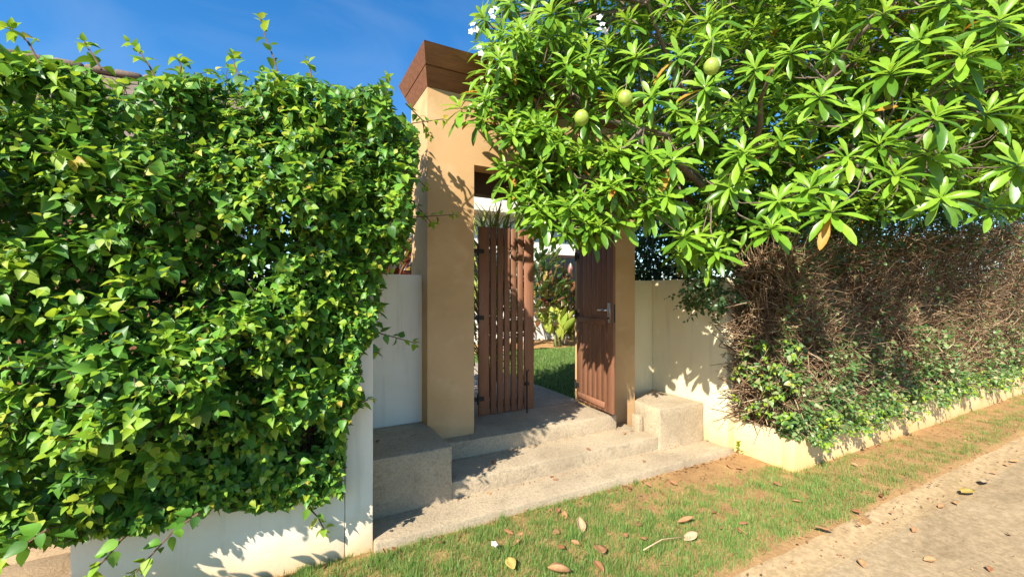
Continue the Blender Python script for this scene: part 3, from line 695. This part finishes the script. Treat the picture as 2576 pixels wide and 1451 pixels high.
while cnt < 2900 and tries < 90000:
    tries += 1
    if random.random() < 0.72: u, v = U(1120, 2640), U(-60, 690)
    else: u, v = U(1200, 3200), U(-1000, 560)
    if not inpoly(u, v, TP): continue
    dep = front_d(u) + 0.65 + 0.35 * min(1, max(0, (u - 1500) / 400)) + (random.random() ** 1.0) * 2.7
    p = atd(u, v, dep)
    if not crown_ok(p): continue
    if lump(p.x * 0.45, p.y * 0.45, p.z * 0.45) < -0.18 and random.random() < 0.85: continue
    out = (p - Vector((4.6, 3.4, 2.6))).normalized()
    rosette(p, out * 0.7 + Vector((0, 0, 0.7)) + rdir() * 0.45, U(0.15, 0.20), random.randint(11, 15)); centers.append(p); cnt += 1
cnt = 0; tries = 0
while cnt < 190 and tries < 6000:
    tries += 1; u, v = (U(1240, 1640), U(310, 600)) if tries % 3 else (U(1215, 1480), U(80, 330))
    if not inpoly(u, v, TP): continue
    if min((u - 1463) ** 2 + (v - 297) ** 2, (u - 1573) ** 2 + (v - 248) ** 2) < 85 ** 2: continue
    p = atd(u, v, U(2.95, 3.5))
    if not crown_ok(p): continue
    rosette(p, Vector((U(-0.4, 0.2), -0.5 + U(-0.3, 0.3), 0.6 + U(-0.3, 0.3))), U(0.14, 0.18), random.randint(11, 16)); centers.append(p); cnt += 1
MB().tube([(5.3, 3.5, 0.2), (5.27, 3.46, 0.8), (5.32, 3.5, 1.35), (5.3, 3.5, 1.75)], [0.15, 0.125, 0.11, 0.115], 12).build('trunk', M['bark'], tr, smooth=True)
# limbs grow to the middle of groups of rosettes, twigs run from the limbs to the rosettes
tips = [(1.75, 2.75, 3.15), (2.3, 2.3, 2.75), (2.6, 2.55, 3.9), (3.2, 1.9, 3.2), (3.9, 1.7, 2.7), (4.2, 1.6, 3.8), (5.2, 1.7, 3.0), (6.6, 2.0, 3.2), (3.6, 3.2, 4.4), (5.4, 3.6, 4.8), (7.2, 3.2, 4.2), (4.6, 4.6, 4.0), (3.4, 2.4, 2.4), (6.2, 4.4, 3.4)]
nodes = []
for tp in tips:
    tp = Vector(tp); pts = []
    for j in range(8):
        t = j / 7; q = TRUNK.lerp(tp, t) + Vector((0, 0, 0.35 * math.sin(math.pi * t))) + rdir() * 0.07 * (1 if 0 < j < 7 else 0)
        if 3.2 < q.y < 4.1 and 0.9 < q.x < 3.45 and q.z < 3.6: q.z = 3.7
        pts.append(q)
    MB().tube(pts, [0.062 - 0.0072 * j for j in range(8)], 8).build('branch', M['bark'], tr, smooth=True)
    nodes += pts[2:]
subs = random.sample(centers, 260)
seglist = []
for c in subs:
    a = min(nodes, key=lambda q: (q - c).length_squared + 0.15 * random.random())
    e = a.lerp(c, 0.78) + rdir() * 0.06; m1 = a.lerp(e, 0.5) + rdir() * 0.12
    if (a - e).length < 0.1: continue
    CT.add(a, m1, 0.014, 0.011); CT.add(m1, e, 0.011, 0.007); seglist += [a.lerp(m1, 0.6), m1, m1.lerp(e, 0.5), e]
for p in centers:
    a = min(seglist, key=lambda q: (q - p).length_squared)
    if (a - p).length > 0.55: a = p.lerp(a, 0.5 / (a - p).length)
    m1 = a.lerp(p, 0.5) + rdir() * 0.05 - Vector((0, 0, 0.04))
    CT.add(a, m1, 0.007, 0.006); CT.add(m1, p, 0.006, 0.005)
CL.emit(tr, T_LA, [M['cleaf'], M['cyoung'], M['cold']], 300, 'crown')
tag(link('twigs', CT.mesh('twigs', M['bark'], OFF[tr.name]), tr), kind='stuff')
def ellipsoid(c, r, name, m, parent, asp=(1, 1, 1.12)):
    bm = bmesh.new(); bmesh.ops.create_icosphere(bm, subdivisions=3, radius=r)
    base = OFF[parent.name]
    for v in bm.verts:
        k = 1 + 0.05 * mnoise.noise(v.co * 30); v.co = Vector((v.co.x * asp[0], v.co.y * asp[1], v.co.z * asp[2])) * k + Vector(c) - base
    me = bpy.data.meshes.new(name); bm.to_mesh(me); bm.free(); me.materials.append(m)
    for p in me.polygons: p.use_smooth = True
    return link(name, me, parent)
for u, v, su, sv in ((1463, 297, 1475, 255), (1573, 248, 1575, 195), (1790, 168, 1793, 95)):
    c = atd(u, v, front_d(u) - 0.26); s2 = atd(su, sv, front_d(u) - 0.16)
    fo = ellipsoid(c, 0.050, 'fruit', M['fruit'], tr, (1, 0.97, 1.08))
    MB().tube([c + Vector((0, 0, 0.05)), c.lerp(s2, 0.6) + Vector((0.008, 0, 0)), s2], [0.005, 0.004, 0.006], 6).build('stalk', M['gstem'], fo, smooth=True)
def flower(c, d, s, parent, name='flower'):
    L = Leaves(); d = Vector(d).normalized(); o1 = d.orthogonal().normalized(); o2 = d.cross(o1)
    for i in range(5):
        a = i * 1.2566 + U(-.1, .1); rad = o1 * math.cos(a) + o2 * math.sin(a); L.add(Vector(c) + rad * s * 0.06, rad + d * 0.25, d + rad * -0.2, s, 0, 1.5)
    return link(name, L.mesh(name, T_SM, [M['petal']], OFF[parent.name] if parent else (0, 0, 0)), parent)
for u, v in ((1190, 62), (1198, 75), (1185, 80), (1236, 30), (1246, 22), (1240, 44), (1508, 45), (1515, 62), (1506, 75), (1520, 78), (1205, 120), (1210, 135)):
    f_ = front_d(u) + U(-0.08, 0.05); flower(atd(u, v, f_), Vector((-0.5, -1, 0.3)) + rdir() * 0.5, 0.025, tr)

# ================================================================== DRY HEDGE (right)
dh = thing('hedge', 'dry brown twiggy hedge with small green leaves over the cream planter', 'hedge', (6, 2.45, 0.26))
DL = Leaves(); DT = Twigs()
def dtop(x): return 1.92 + 0.11 * max(0, x - 4) + 0.08 * mnoise.noise(Vector((x * 2, 0, 0)))
def dfront(x, z): 
    b = 2.13 + 0.19 * mnoise.noise(Vector((x * 1.5, z * 1.5, 9))) + 0.08 * mnoise.noise(Vector((x * 5, z * 5, 2)))
    return b - 0.10 * math.exp(-((z - 0.65) / 0.35) ** 2)
def dxr(): # more samples where the hedge is near
    return 3.86 + (random.random() ** 1.9) * 9.0
for _ in range(15000):
    x = dxr(); z = U(0.34, dtop(x)); y = dfront(x, z) + abs(random.gauss(0, 0.17))
    x = max(x, 3.84 + U(0, .06)); y = min(y, 2.66); a = Vector((x, y, z))
    d = rdir() + Vector((0.15, -0.35, 0.25)); d.normalize(); l = U(0.05, 0.17) * (1.2 if z > 1.0 else 0.8)
    b = a + d * l
    if b.y > 2.68 or b.z < 0.32 or b.y < 1.80: continue
    r = U(0.002, 0.0055) * (1 + 0.12 * max(0, x - 5)); DT.add(a, b, r, r * 0.55)
    if random.random() < 0.6: DT.add(b, b + (d + rdir() * 1.1).normalized() * l * 0.8, r * .6, r * .3)
for _ in range(9000):                           # thicker, darker wood deep inside
    x = max(3.9, dxr()); z = U(0.3, dtop(x) - 0.1); a = Vector((x, U(2.32, 2.62), z)); d = (rdir() + Vector((0, 0, 0.35))).normalized() * U(0.2, 0.45)
    b = a + d; b.y = min(max(b.y, 2.28), 2.69); r = U(0.003, 0.008)
    if b.z > 0.3: DT.add(a, b, r, r * .6)
for _ in range(15000):
    x = dxr(); z = 0.30 + (random.random() ** 1.6) * (dtop(x) - 0.25)
    if z > 1.15 and random.random() < 0.6: continue
    if lump(x * .8, 0, z * .8 + 4) < -0.15 and z > 0.55 and random.random() < 0.7: continue
    y = dfront(x, z) - 0.03 + abs(random.gauss(0, 0.08)); a = Vector((x, y, z))
    DL.add(a, rdir() + Vector((0, -0.5, -0.1)), Vector((0, -0.5, 1)) + rdir() * 0.6, U(0.026, 0.054), 0, U(0.9, 1.3))
for _ in range(430):                            # greener leaves spilling over the planter edge
    x = dxr(); z = U(0.26, 0.50); a = Vector((x + 0.12, U(2.0, 2.16), z))
    shoot(DL, DT, a, Vector((U(-.4, .4), -0.7, U(-0.9, 0.6) if x > 4.3 else U(-0.3, 0.6))), U(0.07, 0.17), 7, U(0.04, 0.058), 0, 1, 0.3)
for _ in range(65):
    a = Vector((U(3.80, 3.98), U(2.05, 2.6), U(0.38, 1.1)))
    shoot(DL, DT, a, Vector((-0.7, U(-.6, .2), U(-0.1, 0.7))), U(0.08, 0.16), 7, U(0.045, 0.065), 0, 1, 0.4)
# leaves hanging over the end of the side wall
for _ in range(70):
    a = Vector((U(3.50, 3.90), U(2.50, 3.05), U(1.40, 1.80)))
    if a.z < 1.69 and a.x > 3.73 and a.y > 2.64: a.x = 3.70 - U(0, .12)
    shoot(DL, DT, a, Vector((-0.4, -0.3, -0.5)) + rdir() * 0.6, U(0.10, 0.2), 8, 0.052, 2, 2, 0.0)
for pts in ([(1815, 745), (1770, 780), (1720, 800)], [(1800, 720), (1740, 735), (1680, 745)], [(1825, 770), (1800, 800), (1810, 815)]):
    P3 = [onY(u, v, 2.62 + 0.06 * i) for i, (u, v) in enumerate(pts)]
    for a, b in zip(P3, P3[1:]): shoot(DL, DT, a, b - a, (b - a).length, 10, 0.05, 2, 2, 0.0)
# evergreen top growth under the tree
for _ in range(1150):
    x = 4.0 + (random.random() ** 1.5) * 9; z = dtop(x) + U(-0.3, 0.6); a = Vector((x, U(2.1, 2.8), z))
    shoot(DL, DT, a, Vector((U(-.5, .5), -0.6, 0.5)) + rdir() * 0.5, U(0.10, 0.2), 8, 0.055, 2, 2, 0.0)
for k in range(26):
    x = 4.0 + k * 0.33 + U(-.1, .1); y = U(2.32, 2.55); pts = [Vector((x, y, 0.22))]
    for j in range(5): pts.append(pts[-1] + Vector((U(-0.08, 0.08), U(-0.05, 0.03), U(0.28, 0.36))))
    MB().tube(pts, [0.018 - 0.0025 * j for j in range(6)], 6).build('stem', M['stem'], dh, smooth=True)
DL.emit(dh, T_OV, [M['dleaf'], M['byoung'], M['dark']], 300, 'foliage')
tag(link('twigs', DT.mesh('twigs', M['twig'], OFF[dh.name]), dh), kind='stuff')

# ================================================================== GARDEN PLANTS
def shrub(name, label, base, h, rad, n, mats, T, size, singles=60, trunk=None, up=0.5, cat='shrub', stemm='stem', nst=5):
    t = thing(name, label, cat, base); base = Vector(base); L = Leaves()
    for i in range(n):
        while True:
            q = Vector((U(-1, 1), U(-1, 1), U(-1, 1)))
            if q.length < 1: break
        p = base + Vector((q.x * rad, q.y * rad, h * 0.55 + q.z * h * 0.45))
        ax = Vector((q.x, q.y, up)) + rdir() * 0.6
        L.add(p, ax, Vector((0, 0, 1)) + rdir() * 0.5 + ax * -0.2, size * U(0.7, 1.2), random.randrange(len(mats)), U(0.8, 1.2))
    for k in range(nst):
        e = base + Vector((U(-.6, .6) * rad, U(-.6, .6) * rad, h * U(0.6, 0.9)))
        b0 = base + Vector((U(-.08, .08), U(-.08, .08), -0.03)); MB().tube([b0, b0.lerp(e, 0.5) + rdir() * 0.05, e], [0.025, 0.018, 0.008], 6).build('stem', M[stemm], t, smooth=True)
    L.emit(t, T, mats, singles, 'foliage'); return t
shrub('shrub', 'tall leggy shrub with pale stems against the white villa seen through the gate', (5.2, 8.9, 0.27), 2.9, 0.85, 420, [M['croton'], M['dark'], M['croton']], T_BR, 0.24, 60, stemm='pale', nst=7)
shrub('shrub', 'red and green leaved shrub in the garden bed behind the gate', (6.15, 8.8, 0.27), 1.8, 0.6, 220, [M['croton'], M['red']], T_BR, 0.24, 50, stemm='pale')
shrub('broadleaf_plant', 'clump of broad yellow green leaves on orange soil seen through the gate', (5.72, 8.5, 0.27), 0.62, 0.30, 26, [M['yleaf']], T_BR, 0.44, 26, up=1.2, cat='plant', stemm='gstem')
shrub('broadleaf_plant', 'low dark leaved plant beside the yellow green clump in the garden', (6.3, 8.45, 0.27), 0.45, 0.32, 40, [M['dark'], M['croton']], T_BR, 0.26, 20, up=0.9, cat='plant', stemm='gstem')
shrub('shrub', 'dark grey green shrub above the cream wall right beside the slim pillar', (4.4, 4.35, 0.24), 2.3, 0.66, 4200, [M['grey'], M['grey'], M['dark']], T_LA, 0.13, 60)
shrub('shrub', 'reddish leaved shrub peeping over the shaded white wall panel', (1.02, 4.55, 0.24), 1.85, 0.38, 300, [M['red'], M['croton']], T_LA, 0.24, 50, up=1.0)
shrub('ornamental_grass', 'yellowish fine leaved tuft rising behind the closed gate leaf', (2.12, 4.55, 0.24), 2.15, 0.36, 520, [M['yleaf'], M['croton'], M['drygrass']], T_ST, 0.42, 60, up=1.6, cat='plant')
shrub('shrub', 'dense green bush in the far garden bed before the white villa', (7.6, 8.9, 0.27), 1.9, 0.9, 500, [M['cleaf'], M['dark']], T_BR, 0.2, 40)

shrub('garden_tree', 'dense dark evergreen tree standing behind the cream boundary wall near the gate', (6.4, 5.4, 0.0), 4.3, 1.5, 2600, [M['dark'], M['cleaf']], T_LA, 0.19, 0, cat='tree', stemm='bark')
shrub('garden_tree', 'dense dark evergreen tree standing behind the far end of the boundary wall', (10.2, 4.9, 0.0), 4.6, 1.8, 2800, [M['dark'], M['cleaf']], T_LA, 0.19, 0, cat='tree', stemm='bark')
shrub('garden_tree', 'broad dark bush crowding over the boundary wall behind the dry hedge', (8.0, 3.9, 0.0), 3.9, 1.25, 3400, [M['dark'], M['bleaf']], T_LA, 0.15, 0, cat='tree', stemm='bark')
shrub('garden_tree', 'rounded dark bush behind the boundary wall beyond the dry hedge end', (12.2, 3.9, 0.0), 4.4, 1.6, 3400, [M['dark'], M['bleaf']], T_LA, 0.17, 0, cat='tree', stemm='bark')
# ================================================================== GRASS
def grass_field(name, label, pts, mats, zf, hl):
    L = Leaves()
    for x, y, k in pts:
        a = U(0, 6.28); tilt = abs(random.gauss(0, 0.8)); s = U(*hl) * (1.0 if k == 0 else 0.85)
        s *= 0.75 + 0.55 * max(0.0, 0.5 + mnoise.noise(Vector((x * 9, y * 9, 2))))
        L.add((x, y, zf(x, y) - 0.004), Vector((math.cos(a) * tilt, math.sin(a) * tilt, 0.62)), Vector((math.cos(a), math.sin(a), 0.3)), s, k, 1.0)
    me = L.mesh(name, T_BL, mats, (0, 0, 0)); o = link(name, me); return tag(o, label, 'grass', kind='stuff')
def dens(x, y):
    n1 = mnoise.noise(Vector((x * 2.3, y * 2.3, 4))); n2 = mnoise.noise(Vector((x * 7, y * 7, 8)))
    d = 0.82 + 0.75 * n2 + 0.5 * min(0, n1 + 0.05) + 0.35 * mnoise.noise(Vector((x * 18, y * 18, 5)))
    soil = math.exp(-((x - 3.25) / 0.95) ** 2 - ((y - 2.50) / 0.30) ** 2) * 1.15
    soil += math.exp(-((x - 3.0) / 0.28) ** 2 - ((y - 1.98) / 0.10) ** 2) * 0.7
    d -= soil * (1.0 + 0.6 * n2)
    if x > 3.5: d -= min(0.72, (x - 3.5) * 0.45) * (1 + 0.8 * n1) * (0.65 if y < 1.8 else 1.0)
    e = y - edge_y(x)
    if e < 0.10: d *= max(0, e / 0.10 + 0.25 * n2)
    return d
pts = []
for _ in range(420000):
    x = -0.85 + (random.random() ** 1.35) * 11.5; y = U(1.42, 2.66)
    if x > 0.45 and x < 3.8 and y > 2.60: continue
    if x > 3.85 and y > 2.10: continue
    d = dens(x, y)
    if random.random() < d: pts.append((x, y, 1 if random.random() < (0.10 + 0.25 * max(0, mnoise.noise(Vector((x * 4, y * 4, 7)))) + 0.55 * min(1, max(0, (x - 3.3) / 1.5))) else 0))
grass_field('grass', 'short green turf on the verge in front of the steps', pts, [M['grass'], M['drygrass']], lambda x, y: 0.0, (0.018, 0.046))
pts = []
for _ in range(60000):
    x, y = U(2.2, 8), U(4.0, 8.3)
    if x < 3.0 and y < 7.2: continue
    pts.append((x, y, 0))
grass_field('grass', 'sunlit green lawn inside the garden beyond the gate', pts, [M['grass']], lambda x, y: 0.24, (0.03, 0.06))

# ================================================================== LITTER
def px7(x, y): return onz(872 + x * .399, 872 + y * .399, 0.03)
def px8(x, y): return onz(1744 + x * .3527, 939 + y * .3527, 0.03)
def curled(size, wide, curl, seed):
    rs = random.Random(seed); nu, nv = 6, 4; v = []; f = []
    for i in range(nu + 1):
        t = i / nu; w = wide * (math.sin(math.pi * min(1, t * 0.97 + 0.02)) ** 0.7) * (1.1 - 0.25 * abs(t - 0.6))
        for j in range(nv + 1):
            s = j / nv * 2 - 1
            v.append((s * w * size, (t - 0.5) * size, size * (curl * s * s * w * 1.4 + curl * 0.55 * (t - 0.5) ** 2 + rs.uniform(-.012, .012))))
    for i in range(nu):
        for j in range(nv):
            a = i * (nv + 1) + j; f.append((a, a + 1, a + nv + 2, a + nv + 1))
    me = bpy.data.meshes.new('fallen_leaf'); me.from_pydata(v, [], f)
    bm = bmesh.new(); bm.from_mesh(me); bmesh.ops.solidify(bm, geom=list(bm.faces), thickness=0.0012); bm.to_mesh(me); bm.free()
    for p in me.polygons: p.use_smooth = True
    return me
LM = {}
def litter(p, size, m, label, group=None, wide=0.24, curl=0.5, rz=None, tilt=0.45):
    key = (round(size, 2), m, wide, curl, random.randrange(3))
    if key not in LM: LM[key] = curled(size, wide, curl, len(LM)); LM[key].materials.append(M[m])
    o = bpy.data.objects.new('fallen_leaf', LM[key]); COL.objects.link(o); o.location = p
    o.rotation_euler = (U(-tilt, tilt), U(-tilt, tilt), U(0, 6.28) if rz is None else rz)
    if label is None:
        x, y = p.x, p.y
        if y > 2.42: label = 'dry brown leaf lying on bare soil against the lowest concrete step' if x > 2.2 else 'dry brown leaf lying in turf against the lowest concrete step'
        elif y < 1.68: label = 'dry brown leaf lying at the ragged turf edge along the gutter'
        elif x > 3.7: label = 'dry brown leaf lying on the thin verge below the cream planter'
        elif x > 2.3: label = 'dry brown leaf lying on turf before the cut concrete plinth'
        else: label = 'dry brown leaf lying in the open middle of the turf'
    return tag(o, label, 'leaf', group)
GB, GL = 'dry brown leaves lying on the verge', None
for x, y in ((1130, 1010), (1330, 1020), (1375, 1050), (1320, 1160), (1445, 1225), (1350, 1255), (1755, 1180), (1870, 1200), (600, 1220), (1070, 1225), (1590, 1370), (2490, 1150), (2500, 1105), (1020, 1160), (2020, 1170), (2360, 1130), (300, 1265), (240, 1280), (1900, 860), (2060, 850), (1780, 880), (1840, 1110)):
    litter(px7(x, y) - Vector((0, 0, .012)), U(0.05, 0.085), 'litter', GL, GB)
litter(px7(1595, 1275), 0.11, 'litter', 'largest flat reddish brown leaf lying on the turf before the steps', None, 0.34, 0.25)
litter(px7(1340, 1420), 0.13, 'litter', 'big curled brown leaf on the turf by the lane edge', None, 0.30, 0.7)
litter(px7(2170, 1195), 0.105, 'littan', 'pale tan oval leaf lying beside a thin twig on the turf', None, 0.28, 0.2)
litter(px7(1470, 1125), 0.12, 'littan', 'pale tan leaf standing on edge in the turf by the lowest step', None, 0.26, 0.5)
litter(px7(2140, 1100), 0.12, 'litter', 'long folded brown leaf on the turf near bare orange soil', None, 0.14, 0.9)
litter(px7(1035, 1365), 0.10, 'lityel', 'bright yellow leaf fallen on the turf beside the lowest step', None, 0.28, 0.3)
litter(px8(930, 1110), 0.13, 'litter', 'slender orange brown leaf lying where turf meets the gutter', None, 0.14, 0.4, R(70))
litter(px8(1960, 825) - Vector((0, 0, .02)), 0.15, 'lityel', 'yellow leaf lying in the concrete gutter of the lane', None, 0.24, 0.3, R(80), 0.15)
litter(px8(2080, 755) - Vector((0, 0, .02)), 0.15, 'littan', 'tan leaf lying in the concrete gutter of the lane', None, 0.18, 0.4, R(95), 0.15)
for x, y in ((1770, 915), (1870, 890), (2140, 680), (2250, 1110), (2230, 620), (1690, 1290), (2110, 1350), (1570, 1075), (2290, 600), (1200, 1310)):
    litter(px8(x, y) - Vector((0, 0, .035)), U(0.035, 0.06), 'litter', 'small dark dried leaf scrap lying on the concrete lane', 'leaf scraps on the lane', 0.3, 0.6)
for x, y in ((350, 1060), (330, 1110), (150, 980), (1350, 860), (1160, 975), (740, 900), (820, 700), (250, 650), (330, 670), (600, 780), (1150, 640)):
    litter(px8(x, y) - Vector((0, 0, .012)), U(0.045, 0.08), 'litter', GL, GB)
for u, v, z in ((1388, 1199, .06), (1398, 1206, .06), (1570, 1090, .18), (1590, 1084, .18), (1240, 1163, .18), (1620, 1160, .06), (1780, 1108, .06), (1700, 1122, .06), (950, 1110, .446), (1480, 1130, .18), (1230, 1240, .06)):
    litter(onz(u, v, z + .006), U(0.03, 0.06), 'litter', {.06: 'small dry leaf lying on the lowest concrete step', .18: 'small dry leaf lying on the middle concrete step', .446: 'small dry leaf lying on top of the shaded concrete plinth'}[z], 'dry leaves on the steps', 0.25, 0.5, None, 0.15)
tw = onz(872 + 1870 * .399, 872 + 1280 * .399, 0.045); tw2 = onz(872 + 2130 * .399, 872 + 1195 * .399, 0.045)
t_ = MB().tube([tw, tw.lerp(tw2, 0.5) + Vector((0, 0.02, 0.012)), tw2], [0.0035, 0.003, 0.002], 6).build('twig', M['littan'], None, smooth=True)
tag(t_, 'thin pale twig lying on the turf before the steps', 'twig')
fl = flower(px7(930, 1275) + Vector((0, 0, .03)), (0.1, -0.4, 1), 0.022, None, 'fallen_flower'); tag(fl, 'small white flower fallen on the dark green turf', 'flower')
# fine leaf crumbs, twig ends and pebbles: along the step edges, on bare soil, in the gutter
DB = Leaves(); DBT = Twigs()
def crumb(x, y, z, s):
    DB.add((x, y, z), Vector((U(-1, 1), U(-1, 1), U(-.1, .3))), Vector((0, 0, 1)) + rdir() * 0.5, s, random.choice((0, 0, 1)), U(0.8, 1.5))
for _ in range(1700):
    x = 0.2 + random.random() ** 1.3 * 7.5; y = U(1.40, 2.62)
    if (0.45 < x < 3.8 and y > 2.60) or (x > 3.85 and y > 2.09): continue
    if random.random() < 1.05 - dens(x, y) * 0.75: crumb(x, y, 0.004 + U(0, .006), U(0.008, 0.026))
    if random.random() < 0.12:
        a = U(0, 6.28); l = U(0.02, 0.09); DBT.add((x, y, 0.008), (x + l * math.cos(a), y + l * math.sin(a), 0.012), 0.0016, 0.001)
for _ in range(260): crumb(U(0.6, 3.75), 2.60 - abs(random.gauss(0, 0.03)), 0.006, U(0.01, 0.03))
for _ in range(150): crumb(U(0.6, 3.7), 2.895 - abs(random.gauss(0, 0.02)), 0.064, U(0.005, 0.016))
for _ in range(130): crumb(U(1.1, 3.0), 3.285 - abs(random.gauss(0, 0.02)), 0.184, U(0.005, 0.016))
for _ in range(120): crumb(U(1.5, 2.85), U(3.35, 4.8), 0.324, U(0.005, 0.014))
for _ in range(60): crumb(3.70 - abs(random.gauss(0, .03)), U(2.62, 3.55), 0.064 if random.random() < .5 else 0.447, U(0.005, 0.014))
for _ in range(190): crumb(1.6 + random.random() ** 1.3 * 7, 1.36 + random.gauss(0, 0.06), -0.018, U(0.006, 0.02))
for _ in range(160): crumb(1.8 + random.random() * 6, U(0.3, 1.25), -0.010, U(0.004, 0.013))
tag(link('leaf_crumbs', DB.mesh('leaf_crumbs', T_SM, [M['litter'], M['darksoil']], (0, 0, 0))), 'fine brown leaf crumbs scattered over verge, gutter and steps', 'debris', kind='stuff')
tag(link('twig_crumbs', DBT.mesh('twig_crumbs', M['twig'], (0, 0, 0))), 'tiny dry twig ends scattered over the verge', 'debris', kind='stuff')
# weed at the corner of side wall and lowest step
wd = thing('weed', 'small green weed growing at the corner of the lowest step and cream wall', 'weed', (3.80, 2.58, 0.0))
WL = Leaves()
for i in range(9): WL.add(Vector((3.80, 2.57, 0.02)) + Vector((U(-.02, .02), U(-.02, .02), 0.012 * i)), rdir() + Vector((-0.2, -0.4, 0.9)), Vector((0, 0, 1)) + rdir() * .4, U(0.035, 0.06), 0)
WL.emit(wd, T_OV, [M['byoung']], 9, 'foliage'); MB().tube([(3.80, 2.58, -0.01), (3.80, 2.57, 0.12)], [0.003, 0.002], 5).build('stem', M['gstem'], wd)
